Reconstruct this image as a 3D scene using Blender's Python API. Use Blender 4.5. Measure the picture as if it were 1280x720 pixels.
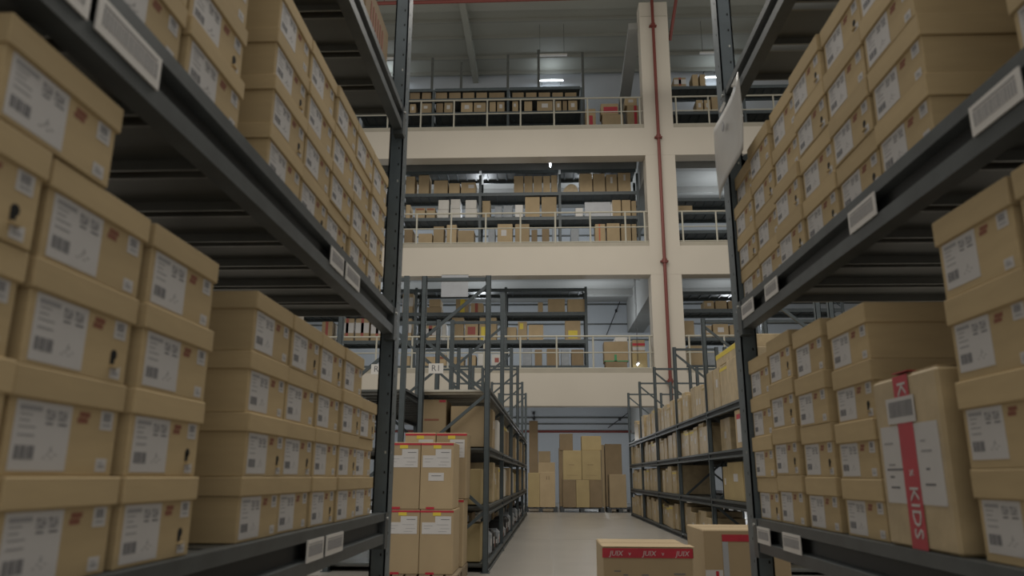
import bpy, bmesh, math, random
from mathutils import Vector, Matrix
for o in list(bpy.data.objects): bpy.data.objects.remove(o)
sc = bpy.context.scene
C = sc.collection
# ------------------------------------------------------------------ camera
F_PX, PITCH, YAW, ROLL = 926.3, .250007, -.0423130, .0040347
_cy, _sy, _cp, _sp, _cr, _sr = (math.cos(YAW), math.sin(YAW), math.cos(PITCH), math.sin(PITCH), math.cos(ROLL), math.sin(ROLL))
FW = Vector((_sy*_cp, _cy*_cp, _sp)); RT0 = Vector((_cy, -_sy, 0)); UP0 = RT0.cross(FW)
RT = _cr*RT0 + _sr*UP0; UP = -_sr*RT0 + _cr*UP0
CAM = Vector((0, 0, 1.0))
cd = bpy.data.cameras.new('camera'); cam = bpy.data.objects.new('camera', cd); C.objects.link(cam)
cam.matrix_world = Matrix(((RT.x, UP.x, -FW.x, CAM.x), (RT.y, UP.y, -FW.y, CAM.y), (RT.z, UP.z, -FW.z, CAM.z), (0, 0, 0, 1)))
cd.sensor_width = 36; cd.lens = F_PX/1280*36; cd.clip_end = 200; cd.clip_start = .02
cd.dof.use_dof = True; cd.dof.focus_distance = 9.0; cd.dof.aperture_fstop = 4.0
sc.camera = cam
# ------------------------------------------------------------------ world, light, exposure
w = bpy.data.worlds.new('world'); sc.world = w; w.use_nodes = True
w.node_tree.nodes['Background'].inputs[0].default_value = (1.0, .965, .90, 1)
w.node_tree.nodes['Background'].inputs[1].default_value = .30
sc.view_settings.view_transform = 'Standard'; sc.view_settings.look = 'None'
sc.view_settings.exposure = 0.8; sc.view_settings.gamma = 1
sc.view_settings.use_curve_mapping = False
def area(name, loc, sx, sy, power, col=(1, .95, .87), rot=(0, 0, 0)):
    l = bpy.data.lights.new(name, 'AREA'); l.shape = 'RECTANGLE'; l.size = sx; l.size_y = sy; l.energy = power; l.color = col
    o = bpy.data.objects.new(name, l); C.objects.link(o); o.location = loc; o.rotation_euler = rot
    return o
area('hall_light', (0.2, 3.0, 9.0), 1.5, 9, 160)
area('hall_light', (0.5, 15.0, 14.0), 8, 8, 500)
FL = (.88, .94, 1.0); PI_ = math.pi
area('roof_bounce', (0, 21, 14.2), 24, 5, 75, (1, .98, .88), (PI_, 0, 0))  # added upward light, no fixture; imitates light bounced up from the hall
def bulb(loc, power, r=.25, col=FL):
    l = bpy.data.lights.new('gallery_light', 'POINT'); l.energy = power; l.color = col; l.shadow_soft_size = r
    o = bpy.data.objects.new('gallery_light', l); C.objects.link(o); o.location = loc
for zz, p in ((2.3, 34), (6.75, 52), (11.2, 66), (16.6, 5)):
    for xx in (-6.5, -2.4, 1.9, 7.2): bulb((xx, 28.1, zz), p)
# ------------------------------------------------------------------ materials
def srgb(r, g, b):
    f = lambda c: ((c/255+.055)/1.055)**2.4 if c/255 > .04045 else c/255/12.92
    return (f(r), f(g), f(b), 1)
MATS = {}
def mat(name, col, rough=.7, metal=0, noise=0.0, scale=8.0, bump=0.0, emit=None, rand=0.0, stretch=None, spec=.5, alpha=None):
    m = bpy.data.materials.new(name); m.use_nodes = True; nt = m.node_tree; b = nt.nodes['Principled BSDF']
    b.inputs['Roughness'].default_value = rough; b.inputs['Metallic'].default_value = metal
    b.inputs['Specular IOR Level'].default_value = spec
    col = tuple(col)[:3]+(1,)
    b.inputs['Base Color'].default_value = col
    if noise or rand:
        tc = nt.nodes.new('ShaderNodeTexCoord'); mp = nt.nodes.new('ShaderNodeMapping'); n = nt.nodes.new('ShaderNodeTexNoise')
        nt.links.new(tc.outputs['Object'], mp.inputs['Vector']); nt.links.new(mp.outputs[0], n.inputs['Vector'])
        if stretch: mp.inputs['Scale'].default_value = stretch
        n.inputs['Scale'].default_value = scale; n.inputs['Detail'].default_value = 4
        hs = nt.nodes.new('ShaderNodeHueSaturation'); hs.inputs['Color'].default_value = col
        mr = nt.nodes.new('ShaderNodeMapRange'); nt.links.new(n.outputs[0], mr.inputs[0])
        mr.inputs[1].default_value = .3; mr.inputs[2].default_value = .7; mr.inputs[3].default_value = 1-noise; mr.inputs[4].default_value = 1+noise
        last = mr.outputs[0]
        if rand:
            oi = nt.nodes.new('ShaderNodeObjectInfo'); m2 = nt.nodes.new('ShaderNodeMapRange'); nt.links.new(oi.outputs['Random'], m2.inputs[0])
            m2.inputs[3].default_value = 1-rand; m2.inputs[4].default_value = 1+rand
            mu = nt.nodes.new('ShaderNodeMath'); mu.operation = 'MULTIPLY'; nt.links.new(last, mu.inputs[0]); nt.links.new(m2.outputs[0], mu.inputs[1]); last = mu.outputs[0]
        nt.links.new(last, hs.inputs['Value']); nt.links.new(hs.outputs[0], b.inputs['Base Color'])
        if bump:
            bp = nt.nodes.new('ShaderNodeBump'); bp.inputs['Strength'].default_value = bump; bp.inputs['Distance'].default_value = .01
            nt.links.new(n.outputs[0], bp.inputs['Height']); nt.links.new(bp.outputs[0], b.inputs['Normal'])
    if emit: b.inputs['Emission Color'].default_value = tuple(emit[:3])+(1,); b.inputs['Emission Strength'].default_value = emit[3]
    if alpha: b.inputs['Alpha'].default_value = alpha
    MATS[name] = m; return m
mat('card', (.45, .345, .195), .8, noise=.07, scale=5, rand=.07, stretch=(1, 1, 6), spec=.25)
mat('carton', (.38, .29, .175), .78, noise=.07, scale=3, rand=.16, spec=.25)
mat('carton_yellow', (.38, .295, .15), .75, noise=.06, scale=3, rand=.08, spec=.3)
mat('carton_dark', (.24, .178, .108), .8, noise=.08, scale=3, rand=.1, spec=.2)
mat('carton_white', (.55, .53, .49), .7, noise=.05, scale=4, rand=.05)
mat('wrap', (.40, .31, .18), .42, noise=.16, scale=9, bump=.5, rand=.12)
mat('steel', (.058, .073, .079), .45, noise=.14, scale=10, spec=.5)
mat('near_steel', (.085, .108, .122), .42, noise=.16, scale=10, spec=.5)
mat('beam', (.050, .058, .060), .45, noise=.2, scale=14, stretch=(1, 1, 1), spec=.5)
mat('beam_groove', (.014, .017, .018), .6)
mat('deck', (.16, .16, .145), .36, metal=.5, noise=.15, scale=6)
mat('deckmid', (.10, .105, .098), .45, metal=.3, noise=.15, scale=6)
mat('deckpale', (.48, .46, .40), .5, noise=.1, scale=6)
mat('hole', (.006, .006, .006), .9)
mat('bolt', (.45, .45, .43), .4, metal=.5)
mat('paper', (.50, .485, .475), .6, noise=.02, scale=20)
mat('ink', (.13, .13, .14), .7)
mat('inkpale', (.29, .285, .29), .7)
mat('redprint', (.24, .095, .06), .8)
mat('red', (.40, .018, .035), .42, noise=.12, scale=14)
mat('redpaint', (.15, .030, .022), .5)
mat('white', (.62, .60, .57), .5)
mat('yellow', (.60, .47, .05), .5)
mat('green', (.05, .25, .10), .5)
mat('dull_red', (.30, .075, .06), .6)
mat('orange', (.45, .12, .05), .6)
mat('wall', (.50, .455, .385), .85, noise=.025, scale=.7)
mat('walltrim', (.34, .31, .25), .85, noise=.05, scale=2)
mat('backwall', (.40, .42, .44), .75, noise=.04, scale=.6)
mat('slab', (.30, .30, .285), .85, noise=.05, scale=1)
mat('roof', (.30, .30, .26), .7, noise=.05, scale=.5)
mat('roofbeam', (.24, .24, .21), .7)
mat('rail', (.42, .40, .33), .55)
mat('floor', (.30, .28, .25), .32, noise=.08, scale=1.3)
mat('floorline', (.30, .285, .26), .4)
mat('film', (.33, .34, .36), .3, noise=.05, scale=4)
mat('signsheet', (.40, .385, .36), .3, noise=.06, scale=7)
mat('plasticgrey', (.25, .27, .29), .5, noise=.1, scale=6)
mat('black', (.02, .02, .022), .5)
mat('wood', (.22, .17, .11), .8, noise=.12, scale=4)
mat('palletgrey', (.05, .055, .06), .6)
mat('tube', (1, 1, 1), .5, emit=(.85, .93, 1, 6))
mat('tubedim', (.5, .5, .5), .5, emit=(.9, .95, 1, .05))
# ------------------------------------------------------------------ mesh helpers
def at(x, y, Y):
    """world point of the building plane at depth Y seen at photo pixel (x,y) - used as a tape measure when laying things out"""
    d = RT*((x-640)/F_PX) - UP*((y-360)/F_PX) + FW
    return CAM + d*(Y/d.y)
class MB:
    def __init__(s): s.bm = bmesh.new(); s.mats = []
    def mi(s, m):
        m = MATS[m]
        if m not in s.mats: s.mats.append(m)
        return s.mats.index(m)
    def box(s, x0, x1, y0, y1, z0, z1, m, bev=0, M=None):
        vs = [s.bm.verts.new((x, y, z)) for x in (x0, x1) for y in (y0, y1) for z in (z0, z1)]
        fs = [s.bm.faces.new([vs[i] for i in q]) for q in ((0, 1, 3, 2), (4, 6, 7, 5), (0, 4, 5, 1), (2, 3, 7, 6), (0, 2, 6, 4), (1, 5, 7, 3))]
        i = s.mi(m)
        for f in fs: f.material_index = i
        if bev:
            es = list({e for f in fs for e in f.edges})
            r = bmesh.ops.bevel(s.bm, geom=es, offset=bev, segments=1, affect='EDGES')
            for f in r['faces']: f.material_index = i
            vs = list({v for f in r['faces'] for v in f.verts} | {v for v in vs if v.is_valid})
        if M is not None: bmesh.ops.transform(s.bm, matrix=M, verts=vs)
        return vs
    def quad(s, pts, m):
        f = s.bm.faces.new([s.bm.verts.new(p) for p in pts]); f.material_index = s.mi(m); return f
    def bar(s, a, b, wd, th, m, up=(0, 0, 1)):
        a = Vector(a); b = Vector(b); d = (b-a); L = d.length; d.normalize(); up = Vector(up)
        if abs(d.dot(up)) > .98: up = Vector((0, 1, 0))
        x = d.cross(up).normalized(); z = x.cross(d)
        M = Matrix(((x.x, d.x, z.x, a.x), (x.y, d.y, z.y, a.y), (x.z, d.z, z.z, a.z), (0, 0, 0, 1)))
        s.box(-wd/2, wd/2, 0, L, -th/2, th/2, m, M=M)
    def tube(s, a, b, r, m, seg=10):
        a = Vector(a); b = Vector(b); d = b-a; L = d.length
        q = Vector((0, 0, 1)).rotation_difference(d)
        M = Matrix.Translation((a+b)/2) @ q.to_matrix().to_4x4()
        r_ = bmesh.ops.create_cone(s.bm, cap_ends=True, segments=seg, radius1=r, radius2=r, depth=L, matrix=M)
        i = s.mi(m)
        for f in {f for v in r_['verts'] for f in v.link_faces}: f.material_index = i
    def prism(s, prof, axis, a, b, m, mats=None):
        """prof: list of 2D points; extruded along axis ('x' -> prof is (y,z); 'y' -> prof is (x,z))"""
        P = (lambda p, t: (t, p[0], p[1])) if axis == 'x' else (lambda p, t: (p[0], t, p[1]))
        A = [s.bm.verts.new(P(p, a)) for p in prof]; B = [s.bm.verts.new(P(p, b)) for p in prof]
        n = len(prof); i = s.mi(m)
        for k in range(n):
            f = s.bm.faces.new((A[k], A[(k+1) % n], B[(k+1) % n], B[k])); f.material_index = s.mi(mats[k]) if mats and mats[k] else i
        for e in (A, B): f = s.bm.faces.new(e); f.material_index = i
    def mesh(s, name):
        bmesh.ops.recalc_face_normals(s.bm, faces=s.bm.faces)
        me = bpy.data.meshes.new(name); s.bm.to_mesh(me); s.bm.free()
        for m in s.mats: me.materials.append(m)
        return me
    def build(s, name, parent=None, loc=(0, 0, 0), rz=0):
        return put(name, s.mesh(name), parent, loc, rz)
def put(name, me, parent=None, loc=(0, 0, 0), rz=0):
    o = bpy.data.objects.new(name, me); C.objects.link(o); o.location = loc; o.rotation_euler = (0, 0, rz)
    if parent: o.parent = parent
    return o
def tag(o, label, cat, group=None, kind=None):
    o['label'] = label; o['category'] = cat
    if group: o['group'] = group
    if kind: o['kind'] = kind
    return o
def empty(name, loc=(0, 0, 0), rz=0):
    o = bpy.data.objects.new(name, None); C.objects.link(o); o.location = loc; o.rotation_euler = (0, 0, rz); o.empty_display_size = .1
    return o
def copy_tree(o, parent=None):
    c = o.copy(); C.objects.link(c)
    if parent: c.parent = parent
    for ch in list(o.children): copy_tree(ch, c)
    return c
def struct(o): o['kind'] = 'structure'; return o
def text_mesh(txt, size, m, depth=.0004, shear=0):
    cu = bpy.data.curves.new('t', 'FONT'); cu.body = txt; cu.size = size; cu.extrude = depth; cu.align_x = 'CENTER'; cu.align_y = 'CENTER'; cu.resolution_u = 2; cu.shear = shear
    o = bpy.data.objects.new('t', cu); C.objects.link(o)
    bpy.context.view_layer.update()
    me = bpy.data.meshes.new_from_object(o.evaluated_get(bpy.context.evaluated_depsgraph_get()))
    bpy.data.objects.remove(o); bpy.data.curves.remove(cu)
    me.materials.clear(); me.materials.append(MATS[m]); return me
NUMW = ['seventeenth', 'eighteenth', 'nineteenth', 'twentieth', 'twenty-first', 'twenty-second', 'twenty-third', 'twenty-fourth', 'twenty-fifth', 'twenty-sixth', 'twenty-seventh', 'twenty-eighth', 'twenty-ninth', 'thirtieth', 'thirty-first', 'thirty-second', 'thirty-third', 'thirty-fourth']
ORD = ['first', 'second', 'third', 'fourth', 'fifth', 'sixth', 'seventh', 'eighth', 'ninth', 'tenth', 'eleventh', 'twelfth', 'thirteenth', 'fourteenth', 'fifteenth', 'sixteenth']
PI = math.pi
ORD += NUMW
# ================================================================== STRUCTURE
m = MB(); m.box(-14, 18, -4, 34, -.2, 0, 'floor'); struct(m.build('floor'))
m = MB()
for yy in (6.5, 13, 19.5): m.box(-14, 18, yy, yy+.02, 0, .0015, 'floorline')
for xx in (.1, 5.5): m.box(xx, xx+.02, -4, 22.5, 0, .0015, 'floorline')
struct(m.build('trim_1'))
# back facade: bands, columns, slabs
FY = 24.0
bands = [(3.22, 4.43), (7.57, 8.72), (11.87, 13.06)]
for i, (z0, z1) in enumerate(bands):
    m = MB(); m.box(-14, 18, FY, FY+.55, z0, z1-.15, 'wall'); m.box(-14, 18, FY+.03, FY+.5, z1-.15, z1, 'walltrim')
    struct(m.build('trim_%d' % (i+2)))
    m = MB(); m.box(-14, 18, FY+.55, 31.4, z1-.35, z1-.08, 'slab')
    for yb in (26.5, 29): m.box(-14, 18, yb, yb+.3, z1-.62, z1-.35, 'slab')
    struct(m.build('ceiling'))
for i, (x0, x1) in enumerate(((-9.2, -8.2), (3.61, 4.63), (15.5, 16.5))):
    m = MB(); zs = [0]+[z for b in bands for z in b]+[17.95]
    for k in range(0, len(zs), 2): m.box(x0, x1, FY-.0, FY+.62, zs[k], zs[k+1], 'wall')
    for b in bands: m.box(x0, x1, FY-.006, FY, b[0], b[1], 'wall')
    m.box(x0+.04, x1-.04, FY-.008, FY, 17.35, 17.37, 'walltrim')
    struct(m.build('wall_column_%d' % (i+1)))
# beams running back at each gallery ceiling + rear column + back wall
m = MB()
for zb, zt in ((7.0, 8.37), (2.75, 4.1), (11.3, 12.7)): m.box(3.62, 4.3, FY+.62, 31.3, zb, zt, 'slab')
m.box(3.45, 3.62, FY+.9, 31.0, 13.06, 13.3, 'slab')
m.bar((3.5, FY+.5, 17.3), (3.55, 30.5, 16.3), .45, .3, 'slab')
struct(m.build('trim_5'))
m = MB(); m.box(-14, 18, 31.4, 31.6, 0, 19.8, 'backwall'); struct(m.build('wall_back'))
m = MB()
for z in (8.26, 7.39, 6.70, 3.42, 3.16, 12.3, 11.4, 10.2): m.box(-14, 18, 31.34, 31.4, z-.03, z+.03, 'deckmid')
struct(m.build('trim_6'))
# roof over the galleries
m = MB(); m.box(-14, 18, 18, 31.6, 19.4, 19.6, 'roof')
struct(m.build('ceiling'))
m = MB()
m.box(-14, 18, 25.5, 26.1, 19.2, 19.4, 'roof')
for yb in (20.5, 23.5, 26.9, 28.1, 29.7, 31.0): m.box(-14, 18, yb, yb+.10, 19.25, 19.4, 'roofbeam')
for xb in (-9, -3.2, 9.5): m.box(xb, xb+.25, 18, 31.4, 19.0, 19.4, 'roof')
struct(m.build('trim_7'))
# red fire pipes
m = MB(); px = 4.07
m.tube((px, FY-.13, 0), (px, FY-.13, 19.4), .055, 'redpaint'); struct_p = m.build('riser_pipe')
tag(struct_p, 'red vertical fire pipe running down the front of the pale column', 'pipe')
for z in (4.0, 8.0, 12.5, 16.9):
    m = MB(); m.tube((px, FY-.13, z-.07), (px, FY-.13, z+.07), .085, 'redpaint'); m.box(px-.13, px+.13, FY-.14, FY-.01, z-.02, z+.02, 'redpaint'); m.build('pipe_clamp', struct_p)
m = MB(); m.tube((-12, 22.9, 17.35), (3.2, 23.1, 17.55), .07, 'redpaint'); m.tube((3.2, 23.1, 17.55), (12, 23.2, 17.62), .07, 'redpaint')
p = m.build('ceiling_pipe'); tag(p, 'red horizontal fire pipe high under the roof before the top gallery', 'pipe')
for k in range(5):
    m = MB(); X = -10+4.4*k; m.bar((X, 23.0, 17.4), (X, 23.0, 19.4), .02, .02, 'redpaint'); m.build('pipe_hanger', p)
m = MB(); m.tube((4.75, 24.4, 16.6), (5.14, 23.02, 19.34), .06, 'redpaint'); tag(m.build('branch_pipe'), 'short slanting red pipe just right of the column top', 'pipe')
m = MB(); m.tube((-12, 31.25, 2.84), (16, 31.25, 2.84), .05, 'redpaint'); tag(m.build('wall_pipe'), 'dark red pipe along the back wall above the pallet cartons', 'pipe')
# ---- guard rails (one rail per gallery opening)
def guard(x0, x1, zb, posts, label, ht=1.09):
    r = empty('guard_rail', ((x0+x1)/2, FY+.12, zb)); r_x = (x0+x1)/2
    for zz, nm in ((ht, 'top_rail'), (ht*.5, 'middle_rail'), (.03, 'bottom_rail')):
        m = MB(); m.tube((x0-r_x, 0, zz), (x1-r_x, 0, zz), .032 if zz > 1 else .022, 'rail', 8); m.build(nm, r)
    for X in posts:
        m = MB(); m.tube((X-r_x, 0, 0), (X-r_x, 0, ht), .03, 'rail', 8); m.build('rail_post', r)
    tag(r, label, 'railing', 'gallery railings')
for zb, nm in ((4.42, 'lowest'), (8.74, 'middle'), (13.07, 'top')):
    ps = [-.74+1.195*k for k in range(-6, 4)]+[3.5]
    guard(-8.1, 3.6, zb, ps, 'pale metal railing of the %s gallery, left of the red-piped column' % nm)
    guard(4.66, 12, zb, [4.78+1.14*k for k in range(7)], 'pale metal railing of the %s gallery, right of the red-piped column' % nm)
# ---- lamps
def tubelamp(x, y, z, ln, label, rz=0, dim=False, top=19.4):
    r = empty('tube_lamp', (x, y, z), rz)
    m = MB(); m.box(-ln/2, ln/2, -.05, .05, .02, .07, 'white'); m.build('fixture', r)
    m = MB(); m.tube((-ln/2, 0, 0), (ln/2, 0, 0), .02, 'tubedim' if dim else 'tube', 8); m.build('tube', r)
    m = MB()
    for s in (-1, 1): m.bar((s*ln*.4, 0, .07), ((s*ln*.4, 0, top-z) if y < 30.5 else (s*ln*.4, 31.4-y, .07)), .012, .012, 'black')
    m.build('hanger', r)
    tag(r, label, 'lamp', 'fluorescent tube lamps')
for (x, y, Y, ln, lb, dm) in ((689, 101, 30.9, 1.1, 'lit tube lamp on the back wall under the roof, middle of the top gallery', False),
    (690, 70, 27.4, 1.25, 'unlit tube lamp hung under the roof above the top gallery centre', True),
    (486, 101, 30.9, 1.2, 'lit tube lamp on the top gallery back wall beside the left near upright', False),
    (484, 74, 27.4, 1.2, 'unlit tube lamp under the roof near the left near upright', True),
    (893, 97, 30.9, 1.2, 'lit tube lamp on the top gallery back wall right of the column', False),
    (893, 67, 27.4, 1.2, 'unlit tube lamp under the roof right of the column', True)):
    p = at(x, y, Y); tubelamp(p.x, p.y, p.z, ln, lb, 0, dm)
p = at(688, 202.5, 25.6); tubelamp(p.x, p.y, p.z, .9, 'lit tube lamp under the ceiling of the middle gallery', PI/2, top=12.71)
p = at(902, 252, 27); tubelamp(p.x, p.y, p.z, .5, 'lit tube lamp deep in the middle gallery right of the column', PI/2, top=12.71)
p = at(797.5, 455.5, 25.05); tubelamp(p.x, p.y, p.z, .3, 'small lit lamp at the right end of the lowest gallery', PI/2, top=8.36)
def spot_glow(x, y, Y, pw):
    p = at(x, y, Y); l = bpy.data.lights.new('tube_light', 'POINT'); l.shadow_soft_size = .12; l.energy = pw; l.color = (.8, .9, 1)
    o = bpy.data.objects.new('tube_light', l); C.objects.link(o); o.location = (p.x, 30.6, p.z-.12)
for x, Y, pw in ((689, 30.9, 12), (486, 30.9, 12), (893, 30.9, 12)): spot_glow(x, 101, Y, pw)
# hanging chains / sprinkler drops
def cable(a, b, label):
    m = MB(); m.tube(a, b, .018, 'black', 6)
    a = Vector(a); b = Vector(b)
    for t in (0.02, .45): q = a.lerp(b, t); m.tube(q-Vector((0, 0, .06)), q+Vector((0, 0, .06)), .05, 'black', 8)
    tag(m.build('hanging_cable'), label, 'cable')
cable(at(780, 364, 31.33), at(758, 419, 31.33), 'thin dark cable slanting down the back wall of the lowest gallery')
cable(at(786.5, 515, 31.33), at(760, 535, 31.33), 'thin dark cable slanting on the back wall beside the right far rack')
cable(at(889, 66, 31.33), at(878, 95, 31.33), 'thin dark cable hanging above the top gallery right of the column')
cable(at(888, 226, 31.33), at(871, 262, 31.33), 'thin dark cable hanging in the middle gallery right of the column')
cable(at(667, 516, 31.33), at(668, 531, 31.33), 'short thin cable above the tall narrow carton column')
# ================================================================== RACK PARTS
def post_mesh(h, wx=.06, wy=.09, detail=True):
    """open C upright centred on x, from y=0 to wy, with a row of holes"""
    m = MB(); t = .006
    coat = 'near_steel' if detail else 'steel'
    m.box(-wx/2, wx/2, 0, t, 0, h, coat); m.box(-wx/2, -wx/2+t, 0, wy, 0, h, coat); m.box(wx/2-t, wx/2, 0, wy, 0, h, coat)
    m.box(-wx/2+t, -wx/2+t+.012, wy-t, wy, 0, h, coat); m.box(wx/2-t-.012, wx/2-t, wy-t, wy, 0, h, coat)
    m.box(-wx/2-.02, wx/2+.02, -.02, wy+.02, 0, .006, coat)
    if detail:
        z = .1
        while z < h-.05:
            big = int(z*13) % 7 == 0
            m.box(.010, .016, -.0008, .001, z, z+.010, 'bolt' if big else 'hole')
            for sx in (-1, 1): m.box(sx*(wx/2-.0005)-.0008, sx*(wx/2-.0005)+.0008, wy*.35, wy*.35+.006, z, z+.010, 'bolt' if big else 'hole')
            z += .076
    return m.mesh('upright_post')
def beam_mesh(L, h=.11, t=.040, s=1):
    """beam along y, top at z=0; outer grooved face towards s*x"""
    m = MB()
    pr = [(-t, 0), (0, 0), (0, -.028), (-.022, -.034), (-.022, -.070), (0, -.076), (0, -h), (-t, -h)]
    pr = [(a*s, b) for a, b in pr]
    m.prism(pr, 'y', 0, L, 'beam', [None, None, 'beam', 'beam_groove', 'beam', None, None, None])
    return m.mesh('shelf_beam')
def slat_mesh(d):
    m = MB(); m.box(0, d, -.105, .105, -.012, 0, 'deckmid'); m.box(0, d, -.105, -.097, -.035, -.012, 'deck'); m.box(0, d, .097, .105, -.035, -.012, 'deck')
    return m.mesh('shelf_slat')
def near_rack(side, X, Y0, Y1, D, levels, H, label):
    """side -1: rack left of aisle (faces +x)."""
    r = empty('pallet_rack', (X, Y0, 0)); s = -side   # s: direction of the aisle face
    pm = post_mesh(H, .060, .09)
    for xx in (-s*.032, -s*(D-.032)):
        for yy in (-.09, Y1-Y0): put('upright_post', pm, r, (xx, yy, 0))
    for yy in (-.045, Y1-Y0+.045):
        m = MB(); z = .25; k = 0
        while z < H-.6:
            a, b = (-s*.06, -s*(D-.06)) if k % 2 == 0 else (-s*(D-.06), -s*.06)
            m.bar((a, yy, z), (b, yy, z+.5), .035, .025, 'steel', up=(0, 1, 0)); z += .5; k += 1
        m.build('cross_brace', r)
    bm_f = beam_mesh(Y1-Y0, s=s); bm_b = beam_mesh(Y1-Y0, s=-s); sm = slat_mesh(D-.12)
    for (zt, zb) in levels:
        put('shelf_beam', bm_f, r, (0, 0, zt)); put('shelf_beam', bm_b, r, (-s*D, 0, zt))
        n = int((Y1-Y0)/.245)
        for k in range(n):
            y = .13+k*.245
            o = put('shelf_slat', sm, r, (.046 if s < 0 else -D+.074, y, min(zb, zt+.012)-.001))
        for yy in (0.0, Y1-Y0-.05):
            m = MB()
            x0, x1 = sorted((s*.004, -s*.038)); m.box(x0, x1, yy, yy+.05, zt-.13, zt-.0005, 'beam')
            m.tube((s*.004, yy+.025, zt-.02), (s*.010, yy+.025, zt-.02), .006, 'bolt', 6)
            m.build('beam_connector', r)
    tag(r, label, 'rack', 'near racks beside the aisle')
    return r
LX, RX = -.601, .751
# levels: (beam top, box base)
LB, RB = -.6, .75
Llev = [(.10, .10), (.867, .867), (1.664, 1.664), (2.56, 2.56)]
Rlev = [(.10, .10), (.861, .861), (1.651, 1.651), (2.54, 2.54)]
near_rack(-1, LB, .22, 2.95, .95, Llev, 4.3, 'dark steel rack with shoeboxes along the left edge of the aisle')
near_rack(1, RB, .20, 2.81, .95, Rlev, 4.3, 'dark steel rack with shoeboxes along the right edge of the aisle')
# ================================================================== SHOEBOXES
def label_mesh(wd, ht, kind):
    m = MB(); m.box(0, wd, -.0006, 0, 0, ht, 'paper'); rr = random.Random(kind+str(1))
    def r(x0, x1, z0, z1, c='ink'): m.box(x0*wd, x1*wd, -.0009, -.0006, z0*ht, z1*ht, c)
    if kind == 'big':
        r(.06, .44, .86, .93, 'inkpale')
        for k in range(3): r(.08, .08+rr.uniform(.14, .34), .79-.09*k, .815-.09*k, 'inkpale')
        for bx in (.52, .74):
            for k in range(3):
                for j in range(3): r(bx+.06*j, bx+.06*j+.045, .86-.055*k, .90-.055*k, 'inkpale' if (k+j) % 3 else 'ink')
        r(.53, .66, .68, .71); r(.76, .92, .68, .71)
        r(.08, .36, .49, .52, 'inkpale')
        x = .07
        while x < .40: wd_ = rr.choice((.012, .02, .03)); r(x, x+wd_, .16, .36); x += wd_+rr.choice((.012, .02))
        for k in range(4): r(.55+.07*k, .60+.07*k, .18+.05*(k % 2), .20+.05*(k % 2), 'inkpale')
        r(.66, .72, .28, .30, 'inkpale'); r(.68, .70, .30, .36, 'inkpale')
    elif kind == 'size':
        x = .2
        while x < .8: m.box(x*wd, (x+.06)*wd, -.0009, -.0006, .45*ht, .9*ht, 'ink'); x += .12
        r(.2, .8, .2, .3, 'inkpale')
    elif kind == 'dot':
        r(.2, .8, .3, .5, 'inkpale'); r(.2, .6, .62, .72, 'inkpale')
    return m.mesh('label')
LAB = {}
SBW, SBD = .238, .33
def shoebox_proto(h, hole, lh, variant=0):
    w, d = SBW, SBD
    r = empty('shoebox')
    m = MB(); a = .005
    m.box(-w/2+a, w/2-a, a, d-a, 0, h-.004, 'card', bev=.0015)
    m.build('box_body', r)
    m = MB(); m.box(-w/2, w/2, 0, d, h-lh, h, 'card', bev=.002)
    m.build('lid', r)
    def lab(nm, kind, wd, ht, x, z):
        key = (kind, round(wd, 3), round(ht, 3))
        if key not in LAB: LAB[key] = label_mesh(wd, ht, kind)
        return put(nm, LAB[key], r, (x, a, z))
    zt = h-lh
    lab('address_label', 'big', .107, min(.088, zt-.008), -w/2+.017, zt-min(.088, zt-.008)-.002+(-.004 if variant else 0))
    lab('size_label', 'size', .030, .026, w/2-.048, zt-.028)
    lab('small_sticker', 'dot', .025, .018, w/2-.046, .006)
    m = MB(); m.box(0, .022, -.0005, 0, 0, .007, 'redprint'); m.box(.003, .026, -.0005, 0, .008, .015, 'redprint')
    m.build('red_print', r, (-w/2+.138, a, zt-.022))
    if hole:
        m = MB(); m.tube((0, -.0008, 0), (0, .001, 0), .0075, 'hole', 12); m.box(-.007, .003, -.0008, .001, -.014, .0, 'hole'); m.build('finger_hole', r, (w/2-.042, a, zt-.052))
        m = MB(); m.box(-.008, .008, -.006, .0005, -.004, 0, 'card'); m.build('hole_flap', r, (w/2-.042, a, zt-.067))
    return r
PROT = {}
def shoebox(X, Y, z, side, h=.13, hole=False, rz=0, label='', group='', tx=0):
    lh = .039 if side < 0 else .050
    key = (round(h, 4), hole, lh)
    if key not in PROT: o = PROT[key] = shoebox_proto(h, hole, lh); first = True
    else: o = copy_tree(PROT[key])
    o.location = (X, Y, z); o.rotation_euler = (0, 0, (PI/2 if side < 0 else -PI/2)+rz)
    tag(o, label, 'shoebox', group)
    return o
rnd = random.Random(7)
NB = {}
def stacks(side, X, zb, cols, shelf, group, cname):
    """cols: (Yc, rows, row height, dx)"""
    for ci, (Yc, rows, h, dx) in enumerate(cols):
        for k in range(rows):
            jx = rnd.uniform(-.010, .010)+dx*2.2; jy = rnd.uniform(-.0015, .0015)
            lb = '%s shoebox of the %s, %s' % ((['bottom', 'second', 'third', 'top'] if rows == 4 else ['bottom', 'middle', 'top'])[k], cname[ci], shelf)
            shoebox(X+side*(.006+abs(jx)), Yc+jy, zb+k*(h+.0006), side, h, rnd.random() < .38, rnd.uniform(-.005, .005), lb, group)
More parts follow.
